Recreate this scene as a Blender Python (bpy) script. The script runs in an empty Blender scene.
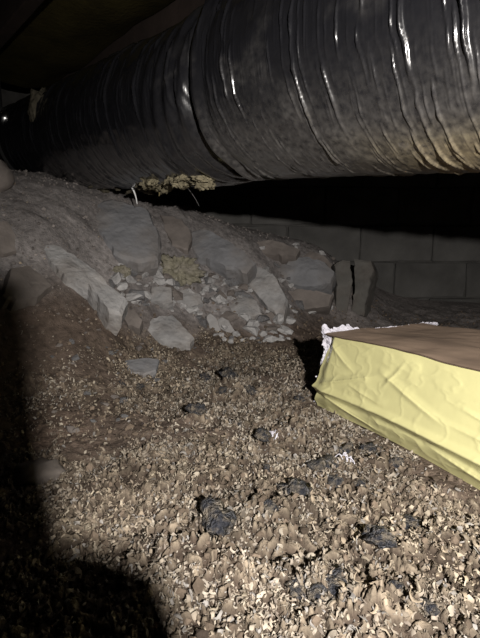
import bpy, bmesh, math, random
import numpy as np
from mathutils import Vector, Matrix

random.seed(7)
RNG = np.random.default_rng(11)
scene = bpy.context.scene
COL = scene.collection

# ------------------------------------------------------------------ camera, light, exposure
F = 470.0
CAM_H = 0.35
PITCH = math.radians(9.4)
cam_d = bpy.data.cameras.new('camera')
cam = bpy.data.objects.new('camera', cam_d)
COL.objects.link(cam)
cam.location = (0, 0, CAM_H)
cam.rotation_euler = (math.radians(90) - PITCH, 0, 0)
cam_d.sensor_fit = 'VERTICAL'
cam_d.sensor_height = 24.0
cam_d.lens = 24.0 * F / 638.0
cam_d.clip_start = 0.004
scene.camera = cam

world = bpy.data.worlds.new('crawl_space_dark')
world.use_nodes = True
world.node_tree.nodes['Background'].inputs[0].default_value = (0.9, 0.85, 0.8, 1)
world.node_tree.nodes['Background'].inputs[1].default_value = 0.002
scene.world = world

LAMP = Vector((0.15, -0.25, 0.485))
ld = bpy.data.lights.new('headlamp_beam', 'SPOT')
ld.energy = 104.0
ld.color = (1.0, 0.955, 0.90)
ld.spot_size = math.radians(102)
ld.spot_blend = 0.95
ld.shadow_soft_size = 0.010
lamp = bpy.data.objects.new('headlamp_beam', ld)
COL.objects.link(lamp)
lamp.location = LAMP
LAMP_AIM = Vector((0.27, 1.0, 0.19))
lamp.rotation_euler = (LAMP_AIM - LAMP).to_track_quat('-Z', 'Y').to_euler()

scene.view_settings.view_transform = 'Standard'
scene.view_settings.look = 'None'
scene.view_settings.exposure = 0.0
scene.view_settings.gamma = 1.0
scene.view_settings.use_curve_mapping = False

# ------------------------------------------------------------------ pixel helpers
FW = np.array([0, math.cos(PITCH), -math.sin(PITCH)])
UP = np.array([0, math.sin(PITCH), math.cos(PITCH)])
RT = np.array([1.0, 0, 0])
CAM = np.array([0, 0, CAM_H])

def ray(u, v):
    r = FW + RT * (u - 240) / F + UP * (319 - v) / F
    return r / np.linalg.norm(r)

def at_z(u, v, z=0.0):
    r = ray(u, v)
    return CAM + r * (z - CAM_H) / r[2]

def at_y(u, v, y):
    r = ray(u, v)
    return CAM + r * y / r[1]

def to_px(x, y, z):
    q0, q1, q2 = x, y, z - CAM_H
    d = q1 * FW[1] + q2 * FW[2]
    d = np.where(d < 0.05, 0.05, d)
    return 240 + F * q0 / d, 319 - F * (q1 * UP[1] + q2 * UP[2]) / d

# ------------------------------------------------------------------ numpy noise
def _hash(ix, iy, seed):
    h = (ix.astype(np.int64) * 374761393 + iy.astype(np.int64) * 668265263 + seed * 1442695041) & 0xffffffff
    h = ((h ^ (h >> 13)) * 1274126177) & 0xffffffff
    h = h ^ (h >> 16)
    return (h & 0xffff) / 65535.0

def vnoise(x, y, seed=0):
    x = np.asarray(x, float); y = np.asarray(y, float)
    x, y = np.broadcast_arrays(x, y)
    ix = np.floor(x); iy = np.floor(y)
    fx = x - ix; fy = y - iy
    fx = fx * fx * fx * (fx * (fx * 6 - 15) + 10); fy = fy * fy * fy * (fy * (fy * 6 - 15) + 10)
    ix = ix.astype(np.int64); iy = iy.astype(np.int64)
    a = _hash(ix, iy, seed); b = _hash(ix + 1, iy, seed)
    c = _hash(ix, iy + 1, seed); d = _hash(ix + 1, iy + 1, seed)
    return (a + (b - a) * fx) * (1 - fy) + (c + (d - c) * fx) * fy

def fbm(x, y, seed=0, octaves=4):
    s = 0.0; amp = 1.0; tot = 0.0
    for o in range(octaves):
        s = s + amp * vnoise(x * 2 ** o + 17.3 * o, y * 2 ** o - 9.1 * o, seed + o)
        tot += amp; amp *= 0.5
    return s / tot * 2 - 1

def smooth(a, b, x):
    t = np.clip((x - a) / (b - a), 0, 1)
    return t * t * (3 - 2 * t)

# ------------------------------------------------------------------ object helpers
def tag(o, label=None, cat=None, group=None, kind=None):
    if label: o['label'] = label
    if cat: o['category'] = cat
    if group: o['group'] = group
    if kind: o['kind'] = kind
    return o

def link(name, me, parent=None):
    o = bpy.data.objects.new(name, me)
    COL.objects.link(o)
    if parent is not None:
        o.parent = parent
        o.matrix_parent_inverse = Matrix.Identity(4)
        o.location = -Vector(parent.location)
    return o

def empty(name, loc):
    o = bpy.data.objects.new(name, None)
    o.empty_display_size = 0.05
    COL.objects.link(o)
    o.location = loc
    return o

def mesh_np(name, verts, faces, mat, smoothed=True, cols=None, attrs=None):
    """verts (n,3), faces (m,k) arrays."""
    verts = np.asarray(verts, np.float32); faces = np.asarray(faces, np.int32)
    me = bpy.data.meshes.new(name)
    m, k = faces.shape
    me.vertices.add(len(verts)); me.vertices.foreach_set('co', verts.ravel())
    me.loops.add(m * k); me.loops.foreach_set('vertex_index', faces.ravel())
    me.polygons.add(m)
    me.polygons.foreach_set('loop_start', np.arange(0, m * k, k, dtype=np.int32))
    me.polygons.foreach_set('use_smooth', np.full(m, smoothed, bool))
    me.update(calc_edges=True)
    if cols is not None:
        a = me.color_attributes.new('tint', 'FLOAT_COLOR', 'POINT')
        c = np.ones((len(verts), 4), np.float32); c[:, :3] = cols
        a.data.foreach_set('color', c.ravel())
    for nm, arr in (attrs or {}).items():
        a = me.attributes.new(nm, 'FLOAT', 'POINT')
        a.data.foreach_set('value', np.asarray(arr, np.float32).ravel())
    me.materials.append(mat)
    me.validate()
    return me

def bm_mesh(name, bm, mat, smoothed=False):
    me = bpy.data.meshes.new(name)
    bmesh.ops.recalc_face_normals(bm, faces=bm.faces)
    for f in bm.faces: f.smooth = smoothed
    bm.to_mesh(me); bm.free()
    me.materials.append(mat)
    return me

def grid_faces(nu, nv, wrap_v=False):
    i, j = np.meshgrid(np.arange(nu - 1), np.arange(nv if wrap_v else nv - 1), indexing='ij')
    j2 = (j + 1) % nv
    return np.stack([i * nv + j, i * nv + j2, (i + 1) * nv + j2, (i + 1) * nv + j], -1).reshape(-1, 4)

# ------------------------------------------------------------------ materials
def mat(name, color, rough=0.8, tint=False, var=0.25, vscale=30.0, bump=0.2, bscale=120.0, bdist=0.002,
        coat=0.0, spec=0.3, second=None, sscale=8.0, sfac=0.6):
    m = bpy.data.materials.new(name); m.use_nodes = True
    nt = m.node_tree; nd = nt.nodes; ln = nt.links
    b = nd['Principled BSDF']
    b.inputs['Roughness'].default_value = rough
    b.inputs['Specular IOR Level'].default_value = spec
    b.inputs['Coat Weight'].default_value = coat
    tc = nd.new('ShaderNodeTexCoord')
    nz = nd.new('ShaderNodeTexNoise'); nz.inputs['Scale'].default_value = vscale; nz.inputs['Detail'].default_value = 6
    ln.new(tc.outputs['Object'], nz.inputs['Vector'])
    mr = nd.new('ShaderNodeMapRange')
    mr.inputs[1].default_value = 0.25; mr.inputs[2].default_value = 0.75
    mr.inputs[3].default_value = 1 - var; mr.inputs[4].default_value = 1 + var
    ln.new(nz.outputs['Fac'], mr.inputs[0])
    if tint:
        src = nd.new('ShaderNodeVertexColor'); src.layer_name = 'tint'; csock = src.outputs['Color']
    else:
        rgb = nd.new('ShaderNodeRGB'); rgb.outputs[0].default_value = (*color, 1); csock = rgb.outputs[0]
    if second:
        n2 = nd.new('ShaderNodeTexNoise'); n2.inputs['Scale'].default_value = sscale; n2.inputs['Detail'].default_value = 5
        ln.new(tc.outputs['Object'], n2.inputs['Vector'])
        r2 = nd.new('ShaderNodeMapRange'); r2.inputs[1].default_value = 0.42; r2.inputs[2].default_value = 0.68; r2.inputs[4].default_value = sfac
        ln.new(n2.outputs['Fac'], r2.inputs[0])
        mx2 = nd.new('ShaderNodeMix'); mx2.data_type = 'RGBA'
        ln.new(r2.outputs[0], mx2.inputs[0]); ln.new(csock, mx2.inputs[6]); mx2.inputs[7].default_value = (*second, 1)
        csock = mx2.outputs[2]
    mx = nd.new('ShaderNodeVectorMath'); mx.operation = 'SCALE'
    ln.new(csock, mx.inputs[0]); ln.new(mr.outputs[0], mx.inputs['Scale'])
    ln.new(mx.outputs[0], b.inputs['Base Color'])
    if bump:
        bn = nd.new('ShaderNodeTexNoise'); bn.inputs['Scale'].default_value = bscale; bn.inputs['Detail'].default_value = 8
        ln.new(tc.outputs['Object'], bn.inputs['Vector'])
        bp = nd.new('ShaderNodeBump'); bp.inputs['Strength'].default_value = bump; bp.inputs['Distance'].default_value = bdist
        ln.new(bn.outputs['Fac'], bp.inputs['Height']); ln.new(bp.outputs[0], b.inputs['Normal'])
    return m

def jacket_mat():
    m = bpy.data.materials.new('duct_jacket_film'); m.use_nodes = True
    nt = m.node_tree; nd = nt.nodes; ln = nt.links
    b = nd['Principled BSDF']
    at = nd.new('ShaderNodeAttribute'); at.attribute_name = 'dust'
    ag = nd.new('ShaderNodeAttribute'); ag.attribute_name = 'grime'
    tc = nd.new('ShaderNodeTexCoord')
    nz = nd.new('ShaderNodeTexNoise'); nz.inputs['Scale'].default_value = 90; nz.inputs['Detail'].default_value = 8
    ln.new(tc.outputs['Object'], nz.inputs['Vector'])
    mul = nd.new('ShaderNodeMath'); mul.operation = 'MULTIPLY'
    mr = nd.new('ShaderNodeMapRange'); mr.inputs[1].default_value = 0.2; mr.inputs[2].default_value = 0.72
    ln.new(nz.outputs['Fac'], mr.inputs[0])
    ln.new(at.outputs['Fac'], mul.inputs[0]); ln.new(mr.outputs[0], mul.inputs[1])
    m1 = nd.new('ShaderNodeMix'); m1.data_type = 'RGBA'
    m1.inputs[6].default_value = (0.010, 0.010, 0.012, 1); m1.inputs[7].default_value = (0.135, 0.127, 0.12, 1)
    ln.new(mul.outputs[0], m1.inputs[0])
    mg = nd.new('ShaderNodeMath'); mg.operation = 'MULTIPLY'
    ln.new(ag.outputs['Fac'], mg.inputs[0]); ln.new(mr.outputs[0], mg.inputs[1])
    m2 = nd.new('ShaderNodeMix'); m2.data_type = 'RGBA'
    ln.new(mg.outputs[0], m2.inputs[0]); ln.new(m1.outputs[2], m2.inputs[6]); m2.inputs[7].default_value = (0.33, 0.27, 0.16, 1)
    ln.new(m2.outputs[2], b.inputs['Base Color'])
    rr = nd.new('ShaderNodeMapRange'); rr.inputs[3].default_value = 0.22; rr.inputs[4].default_value = 0.6
    ln.new(mul.outputs[0], rr.inputs[0]); ln.new(rr.outputs[0], b.inputs['Roughness'])
    b.inputs['Specular IOR Level'].default_value = 0.7
    b.inputs['Coat Weight'].default_value = 0.6; b.inputs['Coat Roughness'].default_value = 0.1
    bn = nd.new('ShaderNodeTexNoise'); bn.inputs['Scale'].default_value = 35; bn.inputs['Detail'].default_value = 6
    ln.new(tc.outputs['Object'], bn.inputs['Vector'])
    bp = nd.new('ShaderNodeBump'); bp.inputs['Strength'].default_value = 0.18; bp.inputs['Distance'].default_value = 0.004
    ln.new(bn.outputs['Fac'], bp.inputs['Height']); ln.new(bp.outputs[0], b.inputs['Normal'])
    return m

M = dict(
    earth=mat('crawl_space_earth', (0.1, 0.07, 0.05), 0.95, tint=True, var=0.4, vscale=70, bump=0.8, bscale=220, bdist=0.005, spec=0.15),
    flake=mat('dry_flake', (0.4, 0.33, 0.25), 0.75, tint=True, var=0.2, vscale=150, bump=0.3, bscale=400, bdist=0.001, spec=0.25),
    clod=mat('earth_clod', (0.2, 0.15, 0.1), 0.95, tint=True, var=0.3, vscale=150, bump=0.5, bscale=300, bdist=0.002, spec=0.15),
    rock=mat('grey_field_stone', (0.31, 0.302, 0.30), 0.85, var=0.35, vscale=14, bump=0.8, bscale=38, bdist=0.012, second=(0.19, 0.165, 0.145), sscale=11, sfac=.8),
    rubble=mat('pale_rubble_stone', (0.36, 0.35, 0.345), 0.88, var=0.3, vscale=1.5, bump=0.3, bscale=4, bdist=0.05),
    rock_blue=mat('blue_grey_slab_stone', (0.21, 0.21, 0.22), 0.85, var=0.25, vscale=10, bump=0.7, bscale=30, bdist=0.012, second=(0.165, 0.145, 0.13), sscale=8, sfac=.8),
    rock_brown=mat('brown_field_stone', (0.175, 0.152, 0.138), 0.9, var=0.3, vscale=18, bump=0.5, bscale=70, bdist=0.004),
    dark_stone=mat('dark_slate_stone', (0.04, 0.042, 0.052), 0.5, var=0.4, vscale=3, bump=0.7, bscale=5, bdist=0.08, spec=0.5, second=(0.24, 0.2, 0.15), sscale=1.6, sfac=0.9),
    block=mat('concrete_block_grey', (0.085, 0.082, 0.078), 0.95, var=0.45, vscale=5, bump=0.5, bscale=120, bdist=0.004),
    mortar=mat('recessed_mortar', (0.072, 0.069, 0.065), 0.98, var=0.3, vscale=20, bump=0.5, bscale=120, bdist=0.004),
    wood=mat('old_joist_wood', (0.032, 0.022, 0.018), 0.85, var=0.35, vscale=12, bump=0.4, bscale=60, bdist=0.003),
    jacket=jacket_mat(),
    tape=mat('black_tape', (0.02, 0.02, 0.022), 0.45, var=0.2, bump=0.2, spec=0.5),
    fluff=mat('yellowed_fibreglass', (0.38, 0.31, 0.16), 0.98, var=0.35, vscale=60, bump=0.8, bscale=160, bdist=0.004, spec=0.1),
    fluff_dusty=mat('dusty_fibreglass', (0.20, 0.175, 0.118), 0.98, var=0.35, vscale=60, bump=0.8, bscale=160, bdist=0.004, spec=0.1),
    scrap=mat('dirty_yellow_insulation', (0.215, 0.198, 0.148), 0.98, var=0.35, vscale=60, bump=0.8, bscale=160, bdist=0.004, spec=0.1, second=(0.2, 0.18, 0.16), sscale=30),
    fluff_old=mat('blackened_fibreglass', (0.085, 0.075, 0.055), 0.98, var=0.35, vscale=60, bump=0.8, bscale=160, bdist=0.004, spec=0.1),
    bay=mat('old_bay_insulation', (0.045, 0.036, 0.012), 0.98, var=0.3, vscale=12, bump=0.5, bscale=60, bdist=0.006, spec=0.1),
    white_fluff=mat('white_fibreglass', (0.58, 0.56, 0.62), 0.95, var=0.15, vscale=60, bump=0.6, bscale=200, bdist=0.003, spec=0.1),
    film=mat('yellow_poly_film', (0.57, 0.54, 0.27), 0.26, var=0.06, vscale=14, bump=0.16, bscale=34, bdist=0.004, coat=0.35, spec=0.5),
    kraft=mat('brown_kraft_paper', (0.31, 0.225, 0.165), 0.75, var=0.2, vscale=10, bump=0.2, bscale=30, bdist=0.004, second=(0.22, 0.16, 0.12), sscale=7),
    metal=mat('dull_metal', (0.55, 0.55, 0.55), 0.3, var=0.1, bump=0.05, spec=0.6),
    white=mat('white_plastic_scrap', (0.8, 0.8, 0.8), 0.5, var=0.05, bump=0.0),
    strap=mat('grey_strap', (0.1, 0.1, 0.1), 0.6, var=0.1, bump=0.1),
    phone=mat('black_phone_glass', (0.01, 0.01, 0.012), 0.2, var=0.0, bump=0.0, spec=0.5),
    skin=mat('hand_skin', (0.5, 0.31, 0.22), 0.55, var=0.1, bump=0.2, bscale=200),
    sleeve=mat('dark_sleeve', (0.03, 0.035, 0.05), 0.9, var=0.2, bump=0.4, bscale=300),
)
M['metal'].node_tree.nodes['Principled BSDF'].inputs['Metallic'].default_value = 1.0

# ------------------------------------------------------------------ ground shape: thin plate spline through surveyed points
WALL_Y = 2.62
_pts = []
for (u, v, y) in [(0, 450, .76), (0, 390, .95), (0, 330, 1.08), (0, 270, 1.2), (0, 225, 1.33), (0, 190, 1.5),
                  (60, 420, .86), (60, 350, 1.1), (60, 290, 1.25), (60, 240, 1.4), (60, 196, 1.62),
                  (130, 390, 1.06), (130, 340, 1.32), (130, 300, 1.45), (130, 255, 1.6), (130, 208, 1.78),
                  (200, 350, 1.44), (200, 310, 1.6), (200, 270, 1.74), (200, 229, 1.92),
                  (260, 340, 1.57), (260, 310, 1.72), (260, 275, 1.9), (260, 242, 2.08),
                  (325, 318, 1.95), (325, 285, 2.1), (325, 254, 2.3),
                  (385, 312, 2.25), (385, 300, 2.45), (470, 312, 2.35)]:
    _pts.append(at_y(u, v, y))
for (x, y, z) in [(-.5, 2.6, .42), (0, 2.6, .33), (-1.2, 2.6, .5), (.5, 2.6, .26), (.95, 2.6, .03), (1.6, 2.6, 0), (2.4, 2.6, 0),
                  (2.4, 1.5, 0), (2.4, 0, 0), (2.4, -.8, 0), (1.2, 1.2, 0), (1.2, 0, 0), (.7, 1.6, 0), (.5, .9, 0), (.3, .5, 0),
                  (.15, .95, 0), (0, .7, 0), (-.2, .5, 0), (0, .3, 0), (0, -.4, 0), (0, -.8, 0), (-.5, .2, .01), (-1.2, -.6, .1),
                  (-1.2, .6, .32), (-1.4, 1.4, .5), (-2.4, -.8, .2), (-2.4, .8, .45), (-2.4, 2.6, .55), (.15, 1.5, 0), (0, 1.2, 0)]:
    _pts.append(np.array([x, y, z]))
_pts = np.array(_pts)

def _tps_fit(P, reg=0.002):
    n = len(P)
    r = np.linalg.norm(P[:, None, :2] - P[None, :, :2], axis=-1)
    K = np.where(r > 0, r * r * np.log(r + 1e-12), 0) + reg * np.eye(n)
    Q = np.c_[np.ones(n), P[:, :2]]
    A = np.zeros((n + 3, n + 3)); A[:n, :n] = K; A[:n, n:] = Q; A[n:, :n] = Q.T
    return np.linalg.solve(A, np.r_[P[:, 2], np.zeros(3)])
_tw = _tps_fit(_pts)

def base_z(x, y):
    x = np.asarray(x, float); y = np.asarray(y, float)
    s = _tw[-3] + _tw[-2] * x + _tw[-1] * y
    for (px, py, _), w in zip(_pts, _tw[:-3]):
        r2 = (x - px) ** 2 + (y - py) ** 2
        s = s + w * 0.5 * r2 * np.log(r2 + 1e-12)
    return s

BATT_A = at_z(318, 405)           # front left bottom corner of the batt
BATT_DIR = at_z(480, 487) - BATT_A
BATT_DIR[2] = 0; BATT_DIR /= np.linalg.norm(BATT_DIR)
BATT_N = np.array([-BATT_DIR[1], BATT_DIR[0], 0])      # across the batt, away from the camera
if BATT_N[0] < 0: BATT_N = -BATT_N
BATT_L, BATT_W, BATT_H = 0.95, 0.33, 0.155

def batt_dist(x, y):
    """signed-ish distance outside of the batt footprint"""
    a = (x - BATT_A[0]) * BATT_DIR[0] + (y - BATT_A[1]) * BATT_DIR[1]
    b = (x - BATT_A[0]) * BATT_N[0] + (y - BATT_A[1]) * BATT_N[1]
    dx = np.maximum(np.maximum(-a, a - BATT_L), 0); dy = np.maximum(np.maximum(-b, b - BATT_W), 0)
    return np.hypot(dx, dy)

def flake_cover(x, y, z):
    """1 where flakes bury the floor, 0 on bare earth and on the rubble slope"""
    n = fbm(x * 6, y * 6, 51, 3)
    up = smooth(0.10, 0.03, z + 0.03 * n)
    left = smooth(-0.62, -0.30, x + 0.2 * (y - .8) * -1 * 0.3 + 0.12 * n)
    far = smooth(1.62, 1.4, y + 0.1 * n - 0.1 * smooth(0, .3, x))
    bare = smooth(0.12, 0.42, fbm(x * 6 + 3, y * 6 + 8, 79, 3) + 0.2 * smooth(-.1, -.5, x))
    return up * left * far * (1 - 0.85 * bare)

def crinkle(x, y):
    """matted, curled ridges of the flake layer, 0 in the crevices, 1 on the curls"""
    xw = x + .016 * fbm(x * 32, y * 32, 401, 2); yw = y + .016 * fbm(x * 32 + 9, y * 32 + 4, 402, 2)
    a = np.abs(vnoise(xw * 112, yw * 112, 403) * 2 - 1); b = np.abs(vnoise(xw * 190 + 7, yw * 190, 404) * 2 - 1)
    return np.clip(1 - (.62 * (1 - a) ** 2 + .45 * (1 - b) ** 2), 0, 1)

MOUNDS = []
for (u, v, rx, h) in [(250, 575, .075, .026), (170, 560, .05, .016), (320, 590, .03, .016), (212, 528, .026, .024), (335, 475, .030, .020), (300, 503, .026, .016),
                      (228, 388, .05, .02), (196, 418, .03, .016), (262, 446, .03, .014), (385, 548, .028, .016), (425, 590, .035, .013), (140, 470, .05, .012),
                      (372, 463, .03, .014), (120, 420, .05, .014), (290, 430, .04, .012), (430, 530, .04, .012), (350, 625, .05, .014)]:
    p_ = at_z(u, v); MOUNDS.append((p_[0], p_[1], rx, h))
_mr = random.Random(4)
for _ in range(70):
    MOUNDS.append((_mr.uniform(-.45, .75), _mr.uniform(.3, 1.4), _mr.uniform(.014, .035), _mr.uniform(.005, .014)))

def ground_z(x, y):
    x = np.asarray(x, float); y = np.asarray(y, float)
    z = base_z(x, y)
    slope = smooth(0.03, 0.2, z)
    w = smooth(0.0, 0.07, batt_dist(x, y)) * 0.85 + 0.15
    rough = w * (1 - smooth(2.3, 2.55, y) * 0.7)
    z = z + rough * (0.014 * fbm(x * 7, y * 7, 5, 3) + 0.008 * fbm(x * 24, y * 24, 9, 3) * (1 - .5 * slope) + 0.004 * fbm(x * 80, y * 80, 21, 3) * (1 - .4 * slope))
    # lumpy mounds on the flake floor, steep on their far side, with hollows behind them
    for (mx, my, rx, h) in MOUNDS:
        near = (np.abs(x - mx) < rx * 3) & (np.abs(y - my) < rx * 3)
        if not near.any(): continue
        dx = (x - mx) / rx; t = (y - my + .25 * rx * np.sin(dx * 2.1 + mx * 40)) / (rx * .8)
        f = np.where(t < 0, np.exp(-t * t), np.exp(-(t / .4) ** 2)) - .55 * np.exp(-((t - .75) / .32) ** 2)
        z = z + np.where(near, w * h * np.exp(-dx * dx) * f, 0)
    cov = flake_cover(x, y, z)
    z = z + w * cov * .012 * (smooth(.35, .95, crinkle(x, y)) - .6)
    # broken face of the rubble slope
    step = fbm(x * 9, y * 9 + z * 6, 61, 2)
    z = z + rough * slope * 0.005 * np.sign(step) * np.abs(step) ** 0.6
    return z

def hit(u, v):
    r = ray(u, v); t = np.linspace(0.25, 3.4, 500)
    p = CAM[None] + r[None] * t[:, None]
    below = p[:, 2] < ground_z(p[:, 0], p[:, 1])
    i = int(np.argmax(below)) if below.any() else len(t) - 1
    return p[i]

# ------------------------------------------------------------------ floor
def build_floor():
    ys = np.concatenate([np.linspace(-0.8, 0.2, 14)[:-1], 0.2 * (WALL_Y + .05) ** 0 * np.geomspace(1, (WALL_Y + .05) / 0.2, 560)])
    si = np.linspace(-1, 1, 420); ko = np.linspace(0, 1, 18)[1:]
    half = 0.12 + 0.66 * np.maximum(ys, 0.2)
    inner = half[:, None] * si[None]
    left = (-half[:, None] * (1 - ko[None]) - 2.45 * ko[None])[:, ::-1]
    right = half[:, None] * (1 - ko[None]) + 2.45 * ko[None]
    X = np.concatenate([left, inner, right], 1); Y = np.repeat(ys[:, None], X.shape[1], 1)
    Z = ground_z(X, Y)
    base = base_z(X, Y)
    n1 = fbm(X * 3, Y * 3, 91, 4); n2 = fbm(X * 14, Y * 14, 95, 4)
    lf = smooth(-.25, -.5, X)
    grey = smooth(0.02 + .14 * lf, 0.14 + .18 * lf, base + 0.07 * n1 + 0.04 * n2)
    grey = np.maximum(grey, .8 * smooth(1.7, 2.1, Y))
    brown = np.array([0.105, 0.079, 0.063]); greyc = np.array([0.235, 0.215, 0.208]); red = np.array([0.15, 0.105, 0.08])
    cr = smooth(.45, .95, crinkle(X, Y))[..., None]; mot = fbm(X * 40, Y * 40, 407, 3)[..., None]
    shaded_tan = np.array([0.06, 0.045, 0.034]) * (1 - cr) + np.array([0.25, 0.205, 0.152]) * cr * (1 + .8 * mot)  # dark dirt between flakes, with the crevice shade painted into the colour too
    c = brown[None, None] * (1 - grey[..., None]) + greyc[None, None] * grey[..., None]
    rmix = (smooth(0.1, 0.5, n1) * 0.6 * (1 - grey))[..., None]
    c = c * (1 - rmix) + red * rmix
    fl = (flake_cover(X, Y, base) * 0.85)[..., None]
    c = c * (1 - fl) + shaded_tan * fl
    c = c * (1 + 0.35 * n2[..., None])
    V = np.stack([X, Y, Z], -1).reshape(-1, 3)
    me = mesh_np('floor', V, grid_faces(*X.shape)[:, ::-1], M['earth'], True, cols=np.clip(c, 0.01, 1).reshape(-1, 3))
    o = link('floor', me); tag(o, 'bare brown and grey earth floor rising to a slope', None, None, 'structure')
    return o
floor = build_floor()

# ------------------------------------------------------------------ walls, ceiling
def add_box(bm, lo, hi, bevel=0.0):
    r = bmesh.ops.create_cube(bm, size=1.0)
    vs = r['verts']
    for v in vs:
        v.co = Vector([lo[i] + (v.co[i] + 0.5) * (hi[i] - lo[i]) for i in range(3)])
    if bevel:
        es = list({e for v in vs for e in v.link_edges})
        bmesh.ops.bevel(bm, geom=es, offset=bevel, segments=2, affect='EDGES', profile=0.5)

CEIL_Z = 1.22
def wall(name, lo, hi):
    bm = bmesh.new(); add_box(bm, lo, hi)
    o = link(name, bm_mesh(name, bm, M['mortar'])); o['kind'] = 'structure'
    return o
wb = wall('wall_back', (-2.5, WALL_Y + .012, -.25), (2.5, WALL_Y + .2, CEIL_Z))
wall('wall_left', (-2.6, -.8, -.25), (-2.45, WALL_Y + .2, CEIL_Z))
wall('wall_right', (2.45, -.8, -.25), (2.6, WALL_Y + .2, CEIL_Z))
BLK = []
for i in range(4):
    bm = bmesh.new(); add_box(bm, (-.196, 0, -.096), (.196, .06, .096), .006)
    bmesh.ops.subdivide_edges(bm, edges=[e for e in bm.edges if e.calc_length() > .1], cuts=3, use_grid_fill=True)
    for v in bm.verts: v.co += Vector((random.gauss(0, .0015), random.gauss(0, .0022), random.gauss(0, .0015)))
    BLK.append(bm_mesh('concrete_block', bm, M['block'], False))
zt = at_y(430, 262, WALL_Y)[2]
xr = at_y(466, 280, WALL_Y)[0]
for r in range(-2, 5):
    zc = zt - .1 + r * .2
    for k in range(-9, 4):
        xc = xr - .2 + k * .4 + (.2 if r % 2 else 0)
        if abs(xc) > 2.25 or zc + .1 > CEIL_Z: continue
        o = link('concrete_block', BLK[random.randrange(4)], wb)
        o.location = (xc, WALL_Y + random.uniform(-.012, .004) - .0, zc)
        o.rotation_euler = (random.gauss(0, .01), 0, random.gauss(0, .008))

bm = bmesh.new(); add_box(bm, (-2.5, -.8, CEIL_Z + .002), (2.5, WALL_Y + .2, CEIL_Z + .03))
ceil = link('ceiling', bm_mesh('ceiling', bm, M['wood'])); ceil['kind'] = 'structure'

# duct axis: silhouette planes of the photographed duct give the axis, its radius the distance
DUCT_R = 0.20
_a = ray(-180, 195)
_n1 = np.cross(_a, ray(200, 0)); _n1 /= np.linalg.norm(_n1)
_n2 = np.cross(_a, ray(480, 172)); _n2 /= np.linalg.norm(_n2)
_al = math.acos(float(_n1 @ _n2)) / 2
_b = np.cross(_n1, _a) + np.cross(_n2, _a); _b /= np.linalg.norm(_b)
if _b[1] < 0: _b = -_b
DUCT_Q = CAM + _b * DUCT_R / math.sin(_al)
DA = _a
DE1 = np.array([0, 0, 1.0]) - DA * DA[2]; DE1 /= np.linalg.norm(DE1)    # up
DE2 = np.cross(DA, DE1)                                              # sideways
if DE2 @ (CAM - DUCT_Q) < 0: DE2 = -DE2                                # towards the camera

def duct_pt(s, th, r):
    s = np.asarray(s)[..., None]; th = np.asarray(th)[..., None]; r = np.asarray(r)[..., None]
    return DUCT_Q + DA * s + r * (np.cos(th) * DE1 + np.sin(th) * DE2)

# joists over the duct, running the same way, insulation in the bays
jd = Vector((DA[0], DA[1], 0)).normalized(); jn = Vector((-jd.y, jd.x, 0))
jrot = math.atan2(jd.y, jd.x)
for k in range(-3, 5):
    c = Vector((-.42, 1.25, 0)) + jn * (k * .41)
    t0, t1 = -1.3, 1.5
    ts = [t for t in np.linspace(-3, 3, 241) if abs((c + jd * t).x) < 2.35 and -.75 < (c + jd * t).y < WALL_Y - .04]
    if len(ts) < 20: continue
    t0, t1 = ts[0], ts[-1]
    bm = bmesh.new(); add_box(bm, (t0, -.02, 1.0), (t1, .02, CEIL_Z), .003)
    j = link('floor_joist', bm_mesh('floor_joist', bm, M['wood']), ceil)
    j.location = (c.x, c.y, 0); j.rotation_euler = (0, 0, jrot)
    # sagging old batt in the bay beside it
    n = 60; m = 10
    T = np.linspace(t0 + .25, t1 - .25, n)[:, None] + np.zeros((1, m)); W = np.linspace(.03, .38, m)[None] + np.zeros((n, 1))
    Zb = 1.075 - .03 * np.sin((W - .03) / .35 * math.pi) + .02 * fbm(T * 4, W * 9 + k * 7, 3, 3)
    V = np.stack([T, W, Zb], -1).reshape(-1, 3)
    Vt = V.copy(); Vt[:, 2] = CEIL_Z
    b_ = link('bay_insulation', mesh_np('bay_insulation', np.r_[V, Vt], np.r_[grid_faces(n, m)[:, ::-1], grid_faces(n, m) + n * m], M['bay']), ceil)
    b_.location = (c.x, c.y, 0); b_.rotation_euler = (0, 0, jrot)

# ------------------------------------------------------------------ flexible duct
duct = empty('flexible_duct', tuple(DUCT_Q + DA * .9 - np.array([0, 0, DUCT_R])))
tag(duct, 'thick black plastic-wrapped flexible duct sagging under the floor joists', 'duct')

def solve_s(u):
    """axis position whose front generator shows at pixel column u"""
    ss = np.linspace(-.2, 2.6, 600)
    p = duct_pt(ss, np.full(600, math.radians(120)), np.full(600, DUCT_R))
    uu, _ = to_px(p[:, 0], p[:, 1], p[:, 2])
    return float(ss[np.argmin(np.abs(uu - u))])
S_JOINT = solve_s(196)

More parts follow.
